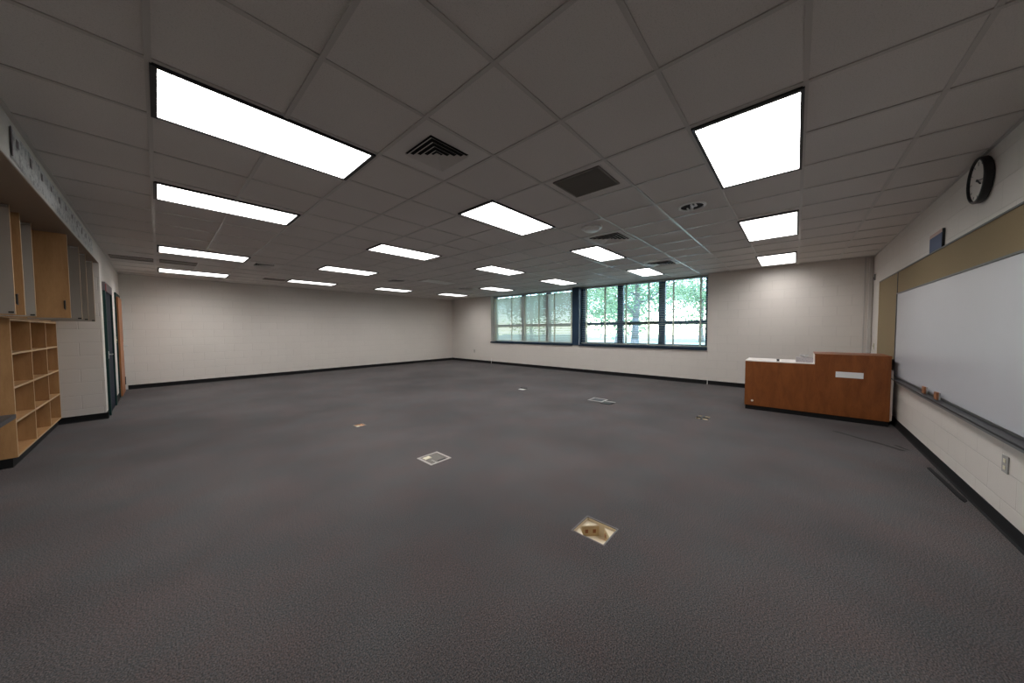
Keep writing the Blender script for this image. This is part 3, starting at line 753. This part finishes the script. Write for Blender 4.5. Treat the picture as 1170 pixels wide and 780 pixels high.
# ------------------------------------------------------------------ floor boxes
def ring(mb, x0, x1, y0, y1, w_, z0, z1):
    mb.box(x0-w_, x1+w_, y0-w_, y0, z0, z1); mb.box(x0-w_, x1+w_, y1, y1+w_, z0, z1)
    mb.box(x0-w_, x0, y0, y1, z0, z1); mb.box(x1, x1+w_, y0, y1, z0, z1)
G = 'floor boxes set in the carpet'
# 1: open box nearest the camera, receptacle pods in three corners
x0, x1, y0, y1 = HOLES[0]; cx, cy = (x0+x1)/2, (y0+y1)/2
r = thing('floor_box', 'largest open floor box in the carpet foreground, tan receptacle pods inside', 'floor box', (cx, cy, 0), G)
mb = MB(); ring(mb, x0, x1, y0, y1, .009, -.004, .003); mb.build('frame', M['box_frame'], r)
mb = MB(); ring(mb, x0, x1, y0, y1, .004, -.10, -.004); mb.box(x0, x1, y0, y1, -.104, -.10); mb.build('housing', M['cream_tan'], r)
for sx, sy in ((1, 1), (1, -1), (-1, 1), (-1, -1)):
    # three-cornered receptacle pod filling one corner of the box
    px, py = (x1 if sx > 0 else x0), (y1 if sy > 0 else y0); px -= sx*.001; py -= sy*.001; k = .092
    tri = [(px, py), (px-sx*k, py), (px, py-sy*k)]
    mb = MB(); lo = [mb.bm.verts.new((*q, -.0995)) for q in tri]; hi = [mb.bm.verts.new((*q, -.024)) for q in tri]
    for a in range(3):
        b = (a+1) % 3; mb.bm.faces.new((lo[a], lo[b], hi[b], hi[a]))
    mb.bm.faces.new(lo); mb.bm.faces.new(hi)
    pod = mb.build('receptacle_pod', M['cream_tan'], r)
    mx, my = px-sx*k/2, py-sy*k/2; u = Vector((-sx, sy, 0)).normalized(); nrm = Vector((-sx, -sy, 0)).normalized()
    ang = math.atan2(nrm.y, nrm.x)
    R_ = Matrix.Translation((mx, my, 0)) @ Matrix.Rotation(ang, 4, 'Z')
    mb = MB(); mb.box(.0003, .003, -.060, .060, -.099, -.028); bmesh.ops.transform(mb.bm, matrix=R_, verts=mb.bm.verts); pl = mb.build('face_plate', M['brass'], r)
    for q in (-1, 1):
        mb = MB(); mb.box(.003, .0055, q*.028-.011, q*.028+.011, -.076, -.050); bmesh.ops.transform(mb.bm, matrix=R_, verts=mb.bm.verts); mb.build('socket', M['felt'], pl)
# 2: closed box
x0, x1, y0, y1 = HOLES[1]; cx, cy = (x0+x1)/2, (y0+y1)/2
r = thing('floor_box', 'closed floor box with bright metal frame and carpeted lid, second from the camera', 'floor box', (cx, cy, 0), G)
mb = MB(); ring(mb, x0, x1, y0, y1, .024, -.004, .004); mb.build('frame', M['galv'], r)
MB().box(x0, x1, y0, y1, -.012, -.004).build('lid', M['lid'], r)
MB().box(x0+.02, x0+.10, y1-.075, y1-.012, -.004, .002).build('label_plate', M['cream'], r)
MB().box(x0+.055, x0+.065, y0+.01, y0+.09, -.004, .001).build('hinge_bar', M['galv'], r)
MB().box(x1-.115, x1-.02, y0+.004, y0+.032, -.0038, .0008).build('cable_slot', M['vent_dark'], r)
# 3: small open box, orange-tan
x0, x1, y0, y1 = HOLES[2]; cx, cy = (x0+x1)/2, (y0+y1)/2
r = thing('floor_box', 'small open floor box with orange tan lining, on the door wall side', 'floor box', (cx, cy, 0), G)
mb = MB(); ring(mb, x0, x1, y0, y1, .004, -.05, -.001); mb.box(x0, x1, y0, y1, -.054, -.05); mb.build('housing', M['copper_tan'], r)
mb = MB(); ring(mb, x0, x1, y0, y1, .010, -.001, .002); mb.build('frame', M['grille_brown'], r)
MB().box(x0+.015, x0+.065, y0+.02, y1-.02, -.05, -.012, .002).build('receptacle', M['cream'], r)
MB().box(x0+.074, x1-.008, y0+.03, y1-.01, -.05, -.008, .002).build('receptacle', M['copper_tan'], r)
# 4: little white plate
r = thing('floor_plate', 'tiny white floor plate with dark edge, farthest out toward the back corner', 'floor plate', (5.59, 4.70, 0))
MB().box(5.54, 5.66, 4.63, 4.77, 0, .004, .001).build('plate', M['white_metal'], r)
MB().box(5.645, 5.68, 4.63, 4.79, .004, .028, .002).build('raised_flap', M['dark_metal'], r)
# 5: metal frame with its lid folded out
r = thing('floor_box', 'floor box with metal frame and its lid folded out, nearest the open window', 'floor box', (5.7, 2.85, 0), G)
mb = MB(); ring(mb, 5.60, 5.82, 2.74, 2.98, .028, .0, .006); mb.build('frame', M['galv'], r)
MB().box(5.60, 5.82, 2.74, 2.98, .0, .002).build('lid_recess', M['dark_metal'], r)
mb = MB(); mb.box(5.46, 5.66, 2.50, 2.69, .004, .012, .002); mb.build('folded_lid', M['dark_metal'], r)
MB().box(5.64, 5.672, 2.48, 2.70, .010, .018, .002).build('hinge_bar', M['galv'], r)
# 6: tan box under a dark cross bar
x0, x1, y0, y1 = HOLES[3]; cx, cy = (x0+x1)/2, (y0+y1)/2
r = thing('floor_box', 'floor box crossed by dark bars, in the carpet before the desk end', 'floor box', (cx, cy, 0), G)
mb = MB(); ring(mb, x0, x1, y0, y1, .004, -.04, -.001); mb.box(x0, x1, y0, y1, -.044, -.04); mb.build('housing', M['tan_box'], r)
MB().box(x0+.085, x0+.125, y0, y1, -.006, .012).build('cross_bar', M['dark_metal'], r)
MB().box(x0, x1, y0+.07, y0+.098, -.006, .010).build('cross_bar', M['dark_metal'], r)

# ================================================================== OUTDOORS
def ground_mat():
    m = M['lawn']; n = noise(m, geo_pos(m), 1.2, 5, .6); n2 = noise(m, geo_pos(m), 20, 3, .6)
    c = mix(m, n.outputs[0], (0.30, 0.35, 0.21), (0.44, 0.45, 0.33)); L(m, mix(m, n2.outputs[0], c, (0.37, 0.40, 0.27)), bsdf(m).inputs['Base Color'])
ground_mat()
o = struct(MB().box(XW+.4, 90, -40, 70, -.5, -.25).build('lawn', M['lawn']))
o = struct(MB().box(20.5, 28.5, -40, 70, -.25, -.235).build('street', M['path']))
def tree(x, y, ht, tr, crown_r, crown_z, n, label, m='leaf', big=1.0):
    rnd = random.Random(int(x*100+y*7))
    r = thing('tree', label, 'tree', (x, y, -.25), 'trees outside the window')
    mb = MB(); pts = []; px, py = x, y
    k = 6; z = -.25
    for i in range(k+1):
        f = i/k; pts.append((px, py, -.25+ht*f, tr*(1-.62*f)*(1.35 if i == 0 else 1))); px += rnd.uniform(-.09, .09); py += rnd.uniform(-.10, .10)
    for a, b in zip(pts, pts[1:]): mb.bar(a[:3], (b[0], b[1], b[2]+.02), a[3], 12, b[3])
    mb.build('trunk', M['bark'], r, smooth=True)
    tips = []
    for i in range(9):
        f = .30+.65*i/9; q = pts[int(f*k)]; p0 = Vector((q[0], q[1], -.25+ht*f)); an = i*2.4+rnd.random()
        d = Vector((math.cos(an), math.sin(an), .35+.3*rnd.random())); mb = MB(); rr = tr*.34*(1.25-f)
        for s in range(4):
            p1 = p0 + d*crown_r*.26; mb.bar(p0, p1, rr, 8, rr*.68)
            if s:
                d2 = (d+Vector((rnd.uniform(-.9, .9), rnd.uniform(-.9, .9), rnd.uniform(-.2, .5)))).normalized(); e = p0 + d2*crown_r*.30
                mb.bar(p0, e, rr*.5, 6, rr*.2); tips.append(e)
            p0 = p1; rr *= .68; d = (d+Vector((rnd.uniform(-.35, .35), rnd.uniform(-.35, .35), rnd.uniform(-.25, .2)))).normalized()*1.05
        tips.append(p0); mb.build('branch', M['bark'], r, smooth=True)
    mb = MB()
    for i in range(n):
        if rnd.random() < .55: c = rnd.choice(tips) + Vector((rnd.gauss(0, .45), rnd.gauss(0, .45), rnd.gauss(0, .35)))
        else:
            v = Vector((rnd.gauss(0, 1), rnd.gauss(0, 1), rnd.gauss(0, .8))); v = v.normalized()*(rnd.random()**.45)
            c = Vector((x, y, crown_z)) + Vector((v.x*crown_r, v.y*crown_r, v.z*crown_r*.85))
        s = rnd.uniform(.07, .15)*big; u = Vector((rnd.gauss(0, 1), rnd.gauss(0, 1), rnd.gauss(0, 1))).normalized(); w_ = u.orthogonal().normalized()
        mb.quad(c-u*s, c-w_*s*.55, c+u*s, c+w_*s*.55)
    f = mb.build('foliage', M[m], r); return r
tree(17.2, 6.50, 6.6, .21, 3.1, 4.7, 5200, 'forked tree with grey trunk standing close outside the open blind')
tree(30.5, 1.5, 7.5, .20, 3.9, 3.6, 5200, 'leafy tree across the street, seen through the window end nearest the desk', 'leaf2', 1.6)
tree(29.0, 12.6, 7.5, .20, 3.9, 3.6, 5200, 'leafy tree across the street, directly behind the forked trunk', 'leaf2', 1.6)
tree(30.5, 24.0, 7.5, .20, 3.9, 3.6, 4200, 'leafy tree across the street, hidden by the closed blind', 'leaf2', 1.6)
tree(44.0, 8.5, 10.5, .25, 5.4, 5.2, 5200, 'tall tree in the back row, filling the gap beside the forked trunk', 'leaf2', 1.8)
tree(44.0, 25.0, 10.5, .25, 5.4, 5.2, 4200, 'tall tree in the back row, near the navy post between the windows', 'leaf2', 1.8)

# sun and sky
w = bpy.data.worlds.new('sky'); SC.world = w; w.use_nodes = True
nt = w.node_tree; bg = nt.nodes['Background']; sk = nt.nodes.new('ShaderNodeTexSky')
sk.sky_type = 'NISHITA'; sk.sun_disc = False; sk.sun_elevation = math.radians(52); sk.sun_rotation = math.radians(250)
sk.air_density = 1.0; sk.dust_density = 0.6; sk.ozone_density = 2.5
nt.links.new(sk.outputs[0], bg.inputs[0]); bg.inputs[1].default_value = 1.6
sd = bpy.data.lights.new('sun', 'SUN'); sd.energy = 5.0; sd.angle = math.radians(.6); sd.color = (1, .95, .86)
so = bpy.data.objects.new('sun', sd); COL.objects.link(so)
d = Vector((0.62, 0.25, -0.85)); so.rotation_euler = d.to_track_quat('-Z', 'Y').to_euler(); so.location = (-20, -5, 30)

# ------------------------------------------------------------------ camera
yaw, pitch, roll, f = .7302, -.0378, -.0048, 361.87
cy_, sy_ = math.cos(yaw), math.sin(yaw)
fw = Vector((cy_*math.cos(pitch), sy_*math.cos(pitch), math.sin(pitch)))
rt = Vector((sy_, -cy_, 0)); up = rt.cross(fw)
c, s = math.cos(roll), math.sin(roll)
rt, up = c*rt + s*up, -s*rt + c*up
cd = bpy.data.cameras.new('camera'); cd.sensor_fit = 'HORIZONTAL'; cd.sensor_width = 36; cd.lens = f/1170*36; cd.clip_start = .02; cd.clip_end = 300
co = bpy.data.objects.new('camera', cd); COL.objects.link(co)
m = Matrix.Identity(4)
for i in range(3): m[i][0], m[i][1], m[i][2] = rt[i], up[i], -fw[i]
m[0][3], m[1][3], m[2][3] = 0, 0, EYE
co.matrix_world = m; SC.camera = co

# ------------------------------------------------------------------ colour management and sampling
vs = SC.view_settings; vs.view_transform = 'Standard'; vs.look = 'None'; vs.exposure = 0; vs.gamma = 1; vs.use_curve_mapping = False
cy = SC.cycles
cy.use_denoising = True; cy.max_bounces = 10; cy.diffuse_bounces = 6; cy.glossy_bounces = 4; cy.transmission_bounces = 6; cy.transparent_max_bounces = 12
cy.caustics_reflective = False; cy.caustics_refractive = False; cy.sample_clamp_indirect = 6
